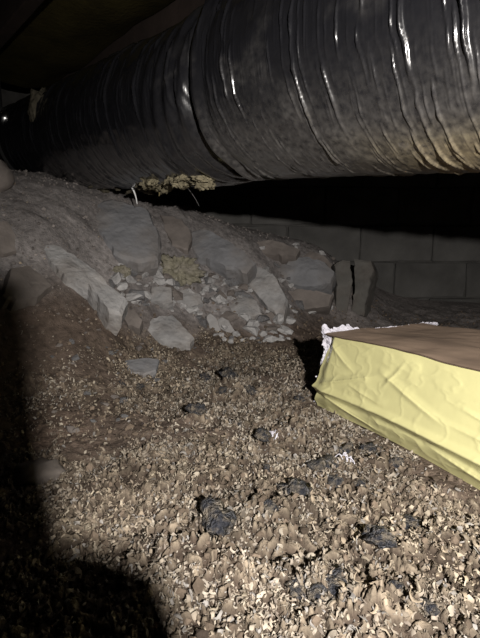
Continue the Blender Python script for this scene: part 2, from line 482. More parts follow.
def jacket(s0, s1, ds, nth, radius, seed, near):
    s = np.arange(s0, s1, ds); th = np.linspace(0, 2 * math.pi, nth, endpoint=False)
    S, T = np.meshgrid(s, th, indexing='ij')
    cx, cy = np.cos(T) * 1.6, np.sin(T) * 1.6          # closed coordinate round the duct
    r = radius * (1 + 0.018 * fbm(S * 3 + cx, cy + S * .7, seed, 3))
    warp = 0.007 * fbm(cx * 2 + 5, cy * 2 + S * 2, seed + 3, 3)
    def ridges(pitch, width, height, thr, sd, slant):
        ph = (S + slant * T + warp) / pitch
        k = np.round(ph); d = (ph - k) * pitch + (_hash(k.astype(np.int64), np.zeros_like(k).astype(np.int64), sd) - .5) * pitch * .5
        n = vnoise(k * 3.71 + .5, np.cos(T) * 2.2 + 40 + k * .31, seed + sd) * .45 + vnoise(k * 1.37 + .5, T * 3.0 + k * 5.1, seed + sd + 1) * .35 + vnoise(k * 2.9 + .5, T * 13.0 + k * 3.3, seed + sd + 2) * .2
        return height * np.clip((n - thr) / (1 - thr) * 2.0, 0, 1.2) * np.exp(-(d / width) ** 2)
    r = r + ridges(.07, .0026, .0056, .42, 57, .026) * smooth(math.radians(150), math.radians(110), T) + ridges(.026, .0018, .0046, .52, 7, .022) + ridges(.011, .0014, .0030, .56, 17, .024) + ridges(.0066, .0012, .0006, .5, 27, .024)
    r = r + 0.0014 * fbm(S * 26, cx * 6 + cy * 4, seed + 15, 3)
    front = smooth(math.radians(80), math.radians(150), T) * (T < math.radians(230))
    patch = smooth(.12, .5, fbm(S * 14, T * .2 * 14, seed + 20, 4)) * smooth(math.radians(60), math.radians(100), T)
    dust = np.clip(.01 + .6 * front ** 1.9 + .2 * patch, 0, 1)
    g = np.zeros_like(S)
    if near:
        low = smooth(math.radians(132), math.radians(150), T) * (T < math.radians(215))
        g = low * smooth(s0 + (s1 - s0) * .75, s0 + (s1 - s0) * .35, S) * (.75 + .6 * fbm(S * 8, cx * 4, seed + 30, 3))
        e = smooth(s1 - .012, s1 - .002, S)                # rolled lip of the near length at the joint
        band = np.exp(-((S - s1 + .05 + .006 * np.sin(T * 2)) / .012) ** 2)
        r = r - .005 * band - .010 * e + .004 * np.exp(-((S - s1 + .02) / .01) ** 2) + .003 * smooth(s1 - .15, s1, S) * np.sin(T * 7 + 2 * np.sin(T * 2))
    else:
        # pinched and crushed next to the joint
        dust = np.clip(.01 + .16 * front * smooth(s0 + .4, s0, S) + .3 * patch * smooth(s0 + .35, s0, S), 0, 1)
        e = smooth(s0 + .34, s0, S)
        r = r - .016 * np.exp(-((S - s0 - .035) / .03) ** 2)
        r = r + e * 0.006 * np.sin((S - s0) / .05 * 2 * math.pi + 1.6 * np.sin(T * 2)) * (.3 + vnoise(S * 11, cx * 2, seed + 40))
    V = duct_pt(S, T, r).reshape(-1, 3)
    if not near: V[:, 2] -= (.02 * smooth(s0 + .02, s0 + .22, S)).ravel()
    return mesh_np('jacket', V, grid_faces(len(s), nth, True), M['jacket'], True, attrs=dict(dust=dust, grime=np.clip(g, 0, 1)))

s_near0 = -0.15
o = link('jacket', jacket(s_near0, S_JOINT, 0.0012, 180, DUCT_R, 100, True), duct)
o['label'] = 'near jacket length with bright wrinkles and dusty underside'
o = link('jacket', jacket(S_JOINT - .03, 2.55, 0.0024, 200, DUCT_R * 0.965, 300, False), duct)
o['label'] = 'dark far jacket length beyond the joint'

def tube(name, pts, rad, material, parent, seg=6):
    pts = np.array(pts, float); n = len(pts)
    tan = np.gradient(pts, axis=0); tan /= np.linalg.norm(tan, axis=1)[:, None] + 1e-9
    ref = np.array([0.31, 0.2, 0.93])
    a = np.cross(tan, ref); a /= np.linalg.norm(a, axis=1)[:, None] + 1e-9
    b = np.cross(tan, a)
    th = np.linspace(0, 2 * math.pi, seg, endpoint=False)
    rad = np.broadcast_to(np.asarray(rad, float), (n,))
    V = pts[:, None] + rad[:, None, None] * (np.cos(th)[None, :, None] * a[:, None] + np.sin(th)[None, :, None] * b[:, None])
    return link(name, mesh_np(name, V.reshape(-1, 3), grid_faces(n, seg, True), material), parent)

def lump_mesh(name, material, size, seed, sub=3, rough=.45, freq=3.0):
    bm = bmesh.new(); bmesh.ops.create_icosphere(bm, subdivisions=sub, radius=1.0)
    P = np.array([v.co[:] for v in bm.verts])
    k = 1 + rough * (fbm(P[:, 0] * freq + seed, P[:, 1] * freq + P[:, 2] * 2.3, seed, 4) + .6 * fbm(P[:, 2] * freq * 2, P[:, 0] * freq * 2 - P[:, 1] * 3, seed + 5, 3))
    P = P * k[:, None] * np.array(size)
    for v, p in zip(bm.verts, P): v.co = p
    return bm_mesh(name, bm, material, True)

def px_on_duct(u, v):
    v = v - 2
    r = ray(u, v); ts = np.linspace(.3, 3, 1400)
    p = CAM + r * ts[:, None]; q = p - DUCT_Q
    q[:, 2] += np.where(q @ DA > S_JOINT, .02, 0.0)          # the far length hangs lower
    rad = np.linalg.norm(q - (q @ DA)[:, None] * DA, axis=1)
    i = int(np.argmin(rad)) if rad.min() > DUCT_R * .96 else int(np.argmax(rad < DUCT_R * .96))
    return p[i]

# torn yellow insulation hanging out at the joint
tr = random.Random(5)
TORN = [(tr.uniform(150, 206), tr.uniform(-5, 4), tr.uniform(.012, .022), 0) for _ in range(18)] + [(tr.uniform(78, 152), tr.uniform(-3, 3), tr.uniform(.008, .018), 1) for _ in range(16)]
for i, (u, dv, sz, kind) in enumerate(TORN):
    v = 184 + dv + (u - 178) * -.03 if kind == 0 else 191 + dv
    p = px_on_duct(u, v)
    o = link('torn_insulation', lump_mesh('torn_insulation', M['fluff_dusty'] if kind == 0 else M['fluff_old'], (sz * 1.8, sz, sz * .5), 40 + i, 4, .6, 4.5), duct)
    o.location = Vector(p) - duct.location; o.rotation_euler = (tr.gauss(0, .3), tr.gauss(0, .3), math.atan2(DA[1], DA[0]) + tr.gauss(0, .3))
def wire(name, u0, v0, u1, v1, r, m):
    p = px_on_duct(u0, v0); d = p[1]
    q = at_y(u1, v1, d - .01)
    t = np.linspace(0, 1, 8)[:, None]
    pts = p * (1 - t) + q * t + np.c_[np.sin(t * 3) * .003, np.zeros((8, 1)), np.zeros((8, 1))]
    return tube(name, pts, np.linspace(r, r * .4, 8), m, duct)
wire('loose_wire', 186, 188, 199, 206, .0016, M['metal'])
wire('white_scrap', 132, 189, 137, 204, .0035, M['white'])
wire('loose_thread', 157, 188, 159, 196, .002, M['fluff'])
p = px_on_duct(5, 121)
o = link('foil_patch', lump_mesh('foil_patch', M['metal'], (.02, .02, .028), 31, 2, .5, 3.0), duct)
o.location = Vector(p) - duct.location
# hanging straps
for s in (-.08, 2.2):
    th = np.linspace(math.radians(62), math.radians(298), 40)
    rr = np.full(40, DUCT_R * 1.035)
    loop = duct_pt(np.full(40, s), th, rr)
    top0 = loop[0].copy(); top0[2] = 1.2; top1 = loop[-1].copy(); top1[2] = 1.2
    path = np.r_[[top0], loop, [top1]]
    V = np.concatenate([path - DA * .02, path + DA * .02, path + DA * .02 + DE1 * .002, path - DA * .02 + DE1 * .002])
    n = len(path)
    f = [(i, i + 1, n + i + 1, n + i) for i in range(n - 1)] + [(2 * n + i, 2 * n + i + 1, 3 * n + i + 1, 3 * n + i) for i in range(n - 1)]
    link('hanging_strap', mesh_np('hanging_strap', V, np.array(f), M['strap']), duct)

# ------------------------------------------------------------------ insulation batt
batt = empty('insulation_batt', tuple(BATT_A + BATT_DIR * .4 + BATT_N * .15))
tag(batt, 'thick fibreglass insulation batt in yellow plastic film with brown paper face', 'insulation')

def batt_world(a, b, z):
    a = np.asarray(a)[..., None]; b = np.asarray(b)[..., None]
    p = BATT_A + BATT_DIR * a + BATT_N * b
    p[..., 2] = z
    return p

def top_h(a):
    return BATT_H + .002 + .042 * a + .003 * np.sin(a * 9 + 1) - .002 * np.sin(a * 23)

def build_batt():
    # film: from the top edge, down the front over the crease, tucked under
    na, nb = 420, 150
    A, Tt = np.meshgrid(np.linspace(0, BATT_L, na), np.linspace(0, 1, nb), indexing='ij')
    H = top_h(A)
    crease = .30 + .025 * np.sin(A * 7 + .4)          # height fraction of the long crease
    hf = 1 - Tt / .88                                # 1 top .. 0 bottom, below 0 = tucked under
    z = np.where(hf > 0, hf * H, .0)
    b = np.where(hf > crease, -.026 * np.clip((1 - hf) / (1 - crease), 0, 1), -.026 + .020 * smooth(crease, -.1, hf))
    b = np.where(hf < 0, -.006 + (-hf) * .9, b)
    z = np.where(hf < 0, .001, z)
    # lower roll: bulges up under the crease like a folded hem
    b = b - .007 * np.exp(-((hf - crease) / .035) ** 2) + .004 * np.exp(-((hf - crease + .1) / .05) ** 2)
    # folds fanning out of the torn corner and across the face
    def fold(a0, h0, a1, h1, w, amp):
        x, y = A, hf * BATT_H; y0, y1 = h0 * BATT_H, h1 * BATT_H
        dx, dy = a1 - a0, y1 - y0; L2 = dx * dx + dy * dy
        t = np.clip(((x - a0) * dx + (y - y0) * dy) / L2, 0, 1)
        d = np.hypot(x - a0 - t * dx, y - y0 - t * dy)
        side = np.sign((x - a0) * dy - (y - y0) * dx)
        return amp * np.exp(-(d / w) ** 2) * np.sin(np.pi * (.12 + .8 * t)) + side * amp * .35 * np.exp(-(d / (w * 2.2)) ** 2) * np.sin(np.pi * t)
    dis = fold(.0, .34, .2, .72, .005, .0055) + fold(.19, .74, .34, .46, .006, .005) + fold(.03, .95, .12, .66, .006, .004)
    dis = dis + fold(.2, .58, .24, .9, .004, .003) + fold(.33, .5, .52, .42, .004, .003) + fold(.42, .9, .5, .6, .006, .003)
    dis = dis + fold(.02, .26, .2, .05, .006, .005) + fold(.3, .2, .45, .1, .005, .004) + fold(.12, .5, .2, .42, .003, .0025) + fold(.36, .66, .41, .6, .003, .0025)
    face = smooth(-.02, .08, hf) * smooth(1.0, .93, hf)
    rid = 1 - np.abs(fbm(A * 9, hf * 2.4, 210, 3)) * 2.2
    rid2 = 1 - np.abs(fbm(A * 22 + 3, hf * 5, 212, 3)) * 2.6
    fine = .0014 * np.clip(rid, 0, 1) ** 4 + .0007 * np.clip(rid2, 0, 1) ** 5 + .0012 * fbm(A * 7, hf * 1.3, 215, 3)
    b = b - (dis * .6 + fine) * face
    b = b + .012 * np.sin(A * 8) * smooth(.5, 0, hf) * smooth(-.3, 0.0, hf)
    b = b + .02 * smooth(.05, 0, A) * (.3 + hf * .5)   # film pulls in at the torn end
    a_sh = A + .020 * smooth(.06, 0, A) * (hf * 1.2) + .005 * fbm(hf * 9, A * 0, 220, 3) * smooth(.08, 0, A)
    V = batt_world(a_sh, b, z).reshape(-1, 3)
    film = link('plastic_film', mesh_np('plastic_film', V, grid_faces(na, nb), M['film']), batt)
    film['label'] = 'wrinkled translucent yellow film'
    # paper face on top
    na, nb = 160, 60
    A, B = np.meshgrid(np.linspace(.018, BATT_L, na), np.linspace(-.004, BATT_W, nb), indexing='ij')
    z = top_h(A) + .002 + .010 * np.sin(np.pi * np.clip(B / BATT_W, 0, 1)) * fbm(A * 3, B * 5, 230, 2) + .003 * fbm(A * 14, B * 20, 231, 3)
    z = z - .02 * smooth(BATT_W - .05, BATT_W, B)
    A2 = A + smooth(.06, .018, A) * (.012 * fbm(B * 30, B * 0, 232, 3))
    V = batt_world(A2, B, z); V2 = V - np.array([0, 0, .0015])
    n = na * nb
    paper = link('paper_face', mesh_np('paper_face', np.r_[V.reshape(-1, 3), V2.reshape(-1, 3)], np.r_[grid_faces(na, nb), grid_faces(na, nb)[:, ::-1] + n], M['kraft']), batt)
    paper['label'] = 'brown kraft paper face on top'
    # fibreglass body
    na, nb = 60, 20
    A = np.linspace(.014, BATT_L, na)
    prof = []
    for t in np.linspace(0, 1, 8): prof.append((.035, .012 + t * (BATT_H - .03)))
    for t in np.linspace(0, 1, 10)[1:]: prof.append((.035 + t * (BATT_W - .05), BATT_H - .018))
    for t in np.linspace(0, 1, 8)[1:]: prof.append((BATT_W - .015 + .02 * math.sin(t * math.pi), BATT_H - .018 - t * (BATT_H - .024)))
    for t in np.linspace(0, 1, 10)[1:-1]: prof.append((BATT_W - .015 - t * (BATT_W - .05), .006))
    pr = np.array(prof); npf = len(pr)
    Bm = np.repeat(pr[None, :, 0], na, 0); Zm = np.repeat(pr[None, :, 1], na, 0); Am = np.repeat(A[:, None], npf, 1)
    V = batt_world(Am, Bm, Zm).reshape(-1, 3)
    faces = grid_faces(na, npf, True)
    me = bpy.data.meshes.new('fibreglass_core')
    c0 = V[:npf].mean(0); c1 = V[-npf:].mean(0)
    V = np.r_[V, [c0, c1]]
    fl = faces.tolist() + [(i, (i + 1) % npf, len(V) - 2) for i in range(npf)] + [((na - 1) * npf + i, len(V) - 1, (na - 1) * npf + (i + 1) % npf) for i in range(npf)]
    me.from_pydata([tuple(v) for v in V], [], fl); me.materials.append(M['white_fluff'])
    link('fibreglass_core', me, batt)
    # torn fluffy fringe along the open end: clumps with ragged tips
    verts, faces = [], []
    def clump(c, size, seed):
        bm = bmesh.new(); bmesh.ops.create_icosphere(bm, subdivisions=3, radius=1.0)
        P = np.array([v.co[:] for v in bm.verts])
        k = 1 + .8 * fbm(P[:, 0] * 2 + seed, P[:, 1] * 2 + P[:, 2] * 1.6, seed, 5) + .7 * np.abs(fbm(P[:, 2] * 5 + seed, P[:, 0] * 5 + P[:, 1] * 4, seed + 3, 3))
        P = P * k[:, None] * size + c
        base = sum(len(v) for v in verts)
        verts.append(P); faces.append(np.array([[v.index for v in f.verts] for f in bm.faces]) + base); bm.free()
    i = 0
    for h in np.linspace(.010, BATT_H + .002, 12):           # front vertical edge
        clump(batt_world(np.array(.004 + random.uniform(-.006, .004) + .02 * h / BATT_H), np.array(.008 + random.uniform(-.004, .008)), h), np.array([.006, .006, .010]) * random.uniform(.4, 1.1), 500 + i); i += 1
    # torn sheets of fibre and film standing out of the open end
    path = [(.006, h / 140.0 * BATT_H) for h in range(140)] + [(b / 300.0 * BATT_W, BATT_H - .002) for b in range(300)]
    pb = np.array([p[0] for p in path]); pz = np.array([p[1] for p in path]); sl = np.arange(len(path)) * .00115
    for lay in range(5):
        nw = 9
        q = np.linspace(0, 1, nw)[None]
        jag = np.clip(.25 + .9 * vnoise(sl * 48, np.full_like(sl, lay * 3.3 + .5), 600 + lay) * (.4 + .6 * vnoise(sl * 170, np.full_like(sl, lay + .5), 620 + lay)) * 1.3, 0, 1.3)
        wide = np.where(np.arange(len(path)) < 140, .021, .036 * smooth(.14, .02, pb) + .005) * jag
        out = q * wide[:, None]
        lean = vnoise(sl * 40, np.full_like(sl, lay * 7.7), 640 + lay)[:, None] - (.5 if lay % 2 else .3)
        rise = np.where(np.arange(len(path)) < 140, 0.0, 1.0)[:, None]
        cr1 = .005 * fbm(sl[:, None] * 130, q * 3 + lay * 5, 650 + lay, 3); cr2 = .005 * fbm(sl[:, None] * 120 + 8, q * 3 + lay * 4, 660 + lay, 3)
        a_ = .020 * (pz / BATT_H)[:, None] - out * (.75 - .25 * rise) + .006 - .0015 * lay
        b_ = pb[:, None] + cr1 - (1 - rise) * out * lean * 1.2
        z_ = pz[:, None] + cr2 + rise * out * (.25 + lean * .8) + .001 * lay
        base = sum(len(v) for v in verts)
        verts.append(batt_world(a_, b_, np.maximum(z_, .004)).reshape(-1, 3))
        gf = grid_faces(len(path), nw) + base
        faces.append(np.r_[gf[:, [0, 1, 2]], gf[:, [0, 2, 3]]])
    for q in range(40):                                        # rest of the open end
        clump(batt_world(np.array(.006 + random.uniform(-.01, .006)), np.array(random.uniform(.02, BATT_W - .02)), random.uniform(.02, BATT_H - .01)), np.array([.014, .014, .013]) * random.uniform(.7, 1.2), 500 + i); i += 1
    fr = link('torn_fringe', mesh_np('torn_fringe', np.concatenate(verts), np.concatenate(faces), M['white_fluff'], True), batt)
    fr['label'] = 'ragged white fibreglass fringe'
build_batt()

# ------------------------------------------------------------------ rocks
def outline_rock(name, label, poly, tilt, az, thick, material, cat='rock', bulge=.25, group=None, seed=0, anchor=None, proud=.7):
    """poly: outline in photo pixels; the stone's broad face leans back by tilt from upright, turned by az, resting on the ground under its lower edge"""
    rnd = random.Random(seed * 13 + len(poly))
    poly = [np.array(p, float) for p in poly]
    if anchor is None:
        lo = sorted(poly, key=lambda p: -p[1])[:2]
        anchor = (lo[0] + lo[1]) / 2
    G = hit(*anchor)
    to_cam = np.array([-G[0], -G[1], 0]); to_cam /= np.linalg.norm(to_cam)
    ca, sa = math.cos(math.radians(az)), math.sin(math.radians(az))
    h = np.array([to_cam[0] * ca - to_cam[1] * sa, to_cam[0] * sa + to_cam[1] * ca, 0])
    t = math.radians(tilt)
    n = h * math.cos(t) + np.array([0, 0, 1]) * math.sin(t)
    P = []
    for i, p in enumerate(poly):
        q = poly[(i + 1) % len(poly)]
        L = np.linalg.norm(q - p); m = max(2, int(L / 4))
        for k in range(m):
            f = k / m
            w = p * (1 - f) + q * f
            if k: w = w + np.array([rnd.gauss(0, .04), rnd.gauss(0, .04)]) * min(L, 16)
            P.append(w)
    # bring the face forward until it stands proud of the ground it is set in
    c0 = np.mean(poly, 0)
    tests = [c0] + [c0 + (p - c0) * .8 for p in poly]
    off = 0.0
    for _ in range(60):
        O = G + n * off; up_ = 0
        for p in tests:
            r = ray(*p); w = CAM + r * ((O - CAM) @ n) / (r @ n)
            up_ += w[2] > float(ground_z(w[0], w[1])) + .1 * thick
        if up_ >= proud * len(tests): break
        off += .004
    O = G + n * off
    thick = thick + off * .35
    pts = []
    for p in P:
        r = ray(*p); pts.append(CAM + r * ((O - CAM) @ n) / (r @ n))
    pts = np.array(pts); c = pts.mean(0); N = len(pts)
    e1 = np.cross(n, [0, 0, 1.0]); e1 /= np.linalg.norm(e1); e2 = np.cross(n, e1)
    size = np.linalg.norm(pts - c, axis=1).mean()
    T = thick
    planes = [(math.cos(g), math.sin(g), rnd.uniform(.15, .6)) for g in [rnd.uniform(0, 1.5) + k * 1.6 for k in range(4)]]
    def relief(p):
        a, b_ = (p - c) @ e1 / size, (p - c) @ e2 / size
        f = min(1 - k * max(0, a * gx + b_ * gy - .1) for gx, gy, k in planes)
        return bulge * T * f + .06 * T * float(fbm(np.array(a * 2.2 + seed * 3.1), np.array(b_ * 2.2), seed + 5, 3))
    layers = []
    for sc in (.2, .4, .6, .78, .92):
        layers.append([(c + (p - c) * sc) + n * relief(c + (p - c) * sc) for p in pts])
    layers.append([p + n * relief(p) * .25 for p in pts])
    layers.append([c + (p - c) * 1.03 - n * .35 * T for p in pts])
    layers.append([c + (p - c) * (.95 + rnd.gauss(0, .015)) - n * T for p in pts])
    bm = bmesh.new()
    lv = [[bm.verts.new(p) for p in L] for L in layers]
    nl = len(layers)
    cv = bm.verts.new(c + n * relief(c)); bv = bm.verts.new(c - n * T * 1.05)
    for i in range(N):
        j = (i + 1) % N
        bm.faces.new((cv, lv[0][i], lv[0][j]))
        for a in range(nl - 1):
            bm.faces.new((lv[a][i], lv[a + 1][i], lv[a + 1][j], lv[a][j]))
        bm.faces.new((bv, lv[-1][j], lv[-1][i]))
    bot = min(v.co.z for v in bm.verts)
    loc = Vector((c[0], c[1], bot))
    for v in bm.verts: v.co -= loc
    bmesh.ops.recalc_face_normals(bm, faces=bm.faces)
    for f in bm.faces: f.smooth = True
    for e in bm.edges:
        if len(e.link_faces) == 2 and e.calc_face_angle() > .35: e.smooth = False
    me = bpy.data.meshes.new(name)
    bm.to_mesh(me); bm.free(); me.materials.append(material)
    o = link(name, me); o.location = loc
    tag(o, label, cat, group)
    return o

R_, RB, RW = M['rock'], M['rock_blue'], M['rock_brown']
ROCKS = [
    ('stone_slab', 'long pale grey stone slab leaning down the dirt slope', [(38, 247), (58, 250), (84, 268), (106, 286), (128, 304), (122, 317), (109, 314), (88, 291), (66, 284), (48, 266)], 52, 15, .07, R_),
    ('stone_slab', 'broad blue-grey stone slab set in the slope below the duct', [(88, 206), (112, 200), (148, 211), (161, 240), (158, 260), (138, 264), (118, 258), (104, 244), (92, 226)], 48, 5, .06, RB),
    ('stone_slab', 'smooth dusty grey slab with a sloping top at the crest of the pile', [(190, 232), (204, 231), (228, 243), (256, 264), (247, 274), (222, 268), (198, 262), (188, 246)], 45, -5, .07, RB),
    ('fallen_stone', 'pale four-sided flat stone lying at the foot of the rubble', [(146, 333), (151, 320), (172, 316), (183, 328), (194, 339), (190, 345), (160, 343)], 55, 5, .05, R_),
    ('fallen_stone', 'small upright pointed stone standing left of its twin at the slope foot', [(206, 316), (210, 313), (216, 318), (221, 330), (217, 335), (209, 328)], 20, 10, .03, R_),
    ('fallen_stone', 'small slanting stone leaning beside the upright pointed stone', [(217, 320), (222, 317), (231, 325), (235, 331), (228, 334), (220, 329)], 30, -5, .03, R_),
    ('fallen_stone', 'pointed stone with a pale right edge in shadowed brown dirt', [(8, 272), (26, 268), (42, 280), (51, 291), (36, 303), (14, 304), (2, 296)], 45, 30, .08, RW),
    ('fallen_stone', 'brown upright stone above the pointed stone in the shadowed dirt', [(-8, 222), (6, 223), (13, 236), (16, 254), (2, 258), (-10, 250)], 30, 20, .08, RW),
    ('fallen_stone', 'flat square grey stone above the four-sided stone', [(151, 287), (172, 289), (173, 302), (163, 305), (150, 302)], 45, 0, .04, R_),
    ('fallen_stone', 'broken pale stone with a notched edge in the rubble', [(173, 293), (186, 290), (201, 295), (203, 303), (192, 307), (176, 304)], 45, 5, .04, R_),
    ('fallen_stone', 'thin flat grey stone lying on brown dirt near the flakes', [(125, 361), (148, 358), (159, 360), (156, 371), (143, 376), (127, 372)], 68, 0, .02, RB),
    ('boulder', 'large rounded grey boulder with a dusty face near the block wall', [(276, 271), (288, 262), (306, 258), (326, 264), (336, 275), (332, 287), (314, 291), (294, 289), (280, 283)], 35, 0, .14, RB),
    ('boulder', 'sloping grey stone between the crest slab and the large boulder', [(240, 271), (258, 267), (276, 279), (288, 301), (284, 318), (268, 310), (252, 292), (240, 283)], 42, -10, .08, R_),
    ('fallen_stone', 'pointed stone perched behind the large rounded boulder', [(302, 258), (310, 252), (324, 258), (336, 268), (322, 272), (306, 264)], 40, 0, .06, RW),
    ('fallen_stone', 'broad pale flat stone in the lower rubble slope', [(224, 300), (240, 293), (258, 303), (262, 314), (246, 318), (230, 312)], 50, 0, .04, R_),
    ('fallen_stone', 'stained stone below the large rounded boulder', [(283, 293), (302, 290), (322, 293), (334, 296), (330, 308), (306, 312), (286, 308)], 25, 0, .08, RW),
    ('fallen_stone', 'brown wedge stone below the long leaning slab', [(122, 316), (133, 310), (143, 322), (140, 331), (128, 328)], 40, 0, .05, RW),
    ('fallen_stone', 'dusty brown wedge between the two broad slabs', [(160, 215), (182, 220), (192, 236), (188, 250), (172, 246), (164, 232)], 42, 0, .05, RW),
    ('fallen_stone', 'grey wedge at the crest behind the block fragment', [(252, 244), (272, 242), (300, 250), (296, 257), (270, 258), (254, 252)], 35, 0, .06, RW),
]
rock_objs = [outline_rock(n, l, p, t, az, th, m, seed=i) for i, (n, l, p, t, az, th, m) in enumerate(ROCKS)]

# leaning broken concrete block in front of the wall
BRK = mat('stained_concrete', (0.125, 0.118, 0.108), 0.95, var=0.4, vscale=9, bump=0.7, bscale=40, bdist=0.01, second=(0.07, 0.055, 0.045), sscale=10, sfac=.8)
outline_rock('broken_block', 'narrow broken concrete piece standing beside the large boulder', [(334, 265), (343, 260), (350, 261), (352, 285), (347, 313), (336, 311), (337, 285)], 10, 12, .09, BRK, cat='block', bulge=.08, seed=77)
outline_rock('broken_block', 'wider broken concrete block leaning against the foundation wall', [(354, 259), (371, 261), (374, 270), (367, 299), (364, 316), (351, 314), (355, 286)], 14, -14, .12, BRK, cat='block', bulge=.08, seed=78)

# rounded boulder under the far end of the duct, round clod in the shadow
def lump_rock(name, label, u, v, size, material, seed, cat='rock', group=None, sub=3, rough=.16, lift=.35):
    p = hit(u, v)
    me = lump_mesh(name, material, size, seed, sub, rough, 1.4)
    o = link(name, me); o.location = (p[0], p[1], p[2] + size[2] * lift)
    o.rotation_euler = (0, 0, random.uniform(0, 6))
    tag(o, label, cat, group); return o
lump_rock('boulder', 'round brown boulder resting on the slope under the far duct', -4, 187, (.055, .05, .055), RW, 3, lift=.6)
lump_rock('earth_lump', 'round pale lump of earth on the dirt inside the shadow', 40, 474, (.034, .03, .02), RW, 5, cat='clod', rough=.35, lift=.15)

# ------------------------------------------------------------------ loose rubble stones (each one an object)
STONES = []
for i in range(12):
    bm = bmesh.new()
    for q in range(16):
        v = np.random.default_rng(i * 50 + q).normal(size=3); v /= np.linalg.norm(v)
        bm.verts.new(Vector(v) * Vector((1, .72, .5)) if False else Vector((v[0], v[1] * .72, v[2] * .48)))
    bmesh.ops.convex_hull(bm, input=bm.verts)
    loose = [v for v in bm.verts if not v.link_faces]
    bmesh.ops.delete(bm, geom=loose, context='VERTS')
    STONES.append(bm_mesh('rubble_stone', bm, (M['rubble'], M['rubble'], RB, M['rubble'], RW)[i % 5], False))

def in_poly(u, v, poly):
    inside = False; n = len(poly)
    for i in range(n):
        x1, y1 = poly[i]; x2, y2 = poly[(i + 1) % n]
        if (y1 > v) != (y2 > v) and u < (x2 - x1) * (v - y1) / (y2 - y1) + x1: inside = not inside
    return inside
RUB = [(112, 262), (150, 268), (200, 268), (245, 285), (285, 318), (300, 340), (262, 345), (215, 345), (195, 315), (170, 312), (130, 305), (112, 285)]
def scatter_stones(n, area, smin, smax, name, label, group, pool, cat='rock', squash=1.0, seed=1):
    rnd = random.Random(seed); k = 0; tries = 0; out = []
    while k < n and tries < n * 60:
        tries += 1
        us = [p[0] for p in area]; vs = [p[1] for p in area]
        u = rnd.uniform(min(us), max(us)); v = rnd.uniform(min(vs), max(vs))
        if not in_poly(u, v, area): continue
        p = hit(u, v)
        if batt_dist(p[0], p[1]) < .02 or p[1] > WALL_Y - .08: continue
        s = smin * (smax / smin) ** (rnd.random() ** 1.7)
        o = link(name, rnd.choice(pool)); o.location = (p[0], p[1], float(ground_z(p[0], p[1])) + s * .12)
        o.scale = (s, s * rnd.uniform(.7, 1.1), s * squash * rnd.uniform(.7, 1.2))
        o.rotation_euler = (rnd.gauss(0, .35), rnd.gauss(0, .35), rnd.uniform(0, 6.3))
        tag(o, label, cat, group); k += 1; out.append(o)
    return out
scatter_stones(240, RUB, .010, .046, 'rubble_stone', 'small angular loose stone in the rubble on the dirt slope', 'loose rubble on the slope', STONES, seed=3)
scatter_stones(34, [(225, 238), (300, 246), (340, 256), (338, 300), (330, 318), (290, 316), (270, 285), (250, 262)], .018, .05, 'rubble_stone',
               'chunky loose stone around the large boulder near the wall', 'loose stones by the boulder', STONES, seed=5)
scatter_stones(40, [(60, 300), (110, 320), (200, 350), (130, 420), (60, 440), (45, 380)], .006, .016, 'pebble', 'small pebble lying on the bare brown dirt slope', 'pebbles on the bare dirt', [STONES[2], STONES[4], STONES[7], STONES[9]], 'pebble', seed=9)

# yellow insulation scraps on the rubble
for i, (u, v, s, lab) in enumerate([(177, 274, (.075, .045, .05), 'large dusty yellow insulation tuft lying on the slope below the slabs'),
                                    (122, 274, (.026, .02, .018), 'small yellow insulation scrap beside the long leaning slab')]):
    p = hit(u, v)
    o = link('insulation_scrap', lump_mesh('insulation_scrap', M['scrap'], s, 80 + i, 5, .6, 4.5)); o.location = (p[0], p[1], p[2] + .006)
    tag(o, lab, 'insulation')

# dark stones half buried in the flakes
DARK = [lump_mesh('dark_stone', M['dark_stone'], (1.05, .8, .6), 900 + i, 3, .75, 1.5) for i in range(6)]
for i, (u, v, s) in enumerate([(229, 378, .022), (222, 392, .013), (207, 380, .015), (250, 392, .014), (197, 411, .017), (262, 438, .015), (323, 470, .022), (293, 496, .021), (335, 483, .014),
                               (369, 454, .016), (216, 524, .023), (270, 512, .014), (345, 452, .012), (383, 541, .015), (375, 535, .011), (409, 528, .012), (334, 590, .017), (318, 600, .012),
                               (298, 592, .011), (360, 486, .010), (268, 470, .008), (140, 388, .011), (124, 384, .011), (396, 592, .009), (425, 612, .009), (240, 424, .009), (300, 400, .01), (395, 465, .012)]):
    p = hit(u, v)
    o = link('dark_stone', DARK[i % 6]); o.location = (p[0], p[1], p[2] + s * .32); o.scale = (s, s, s)
    o.rotation_euler = (random.gauss(0, .3), random.gauss(0, .3), random.uniform(0, 6))
    tag(o, 'dark slate-grey stone half buried among the tan flakes', 'stone', 'dark stones among the flakes')

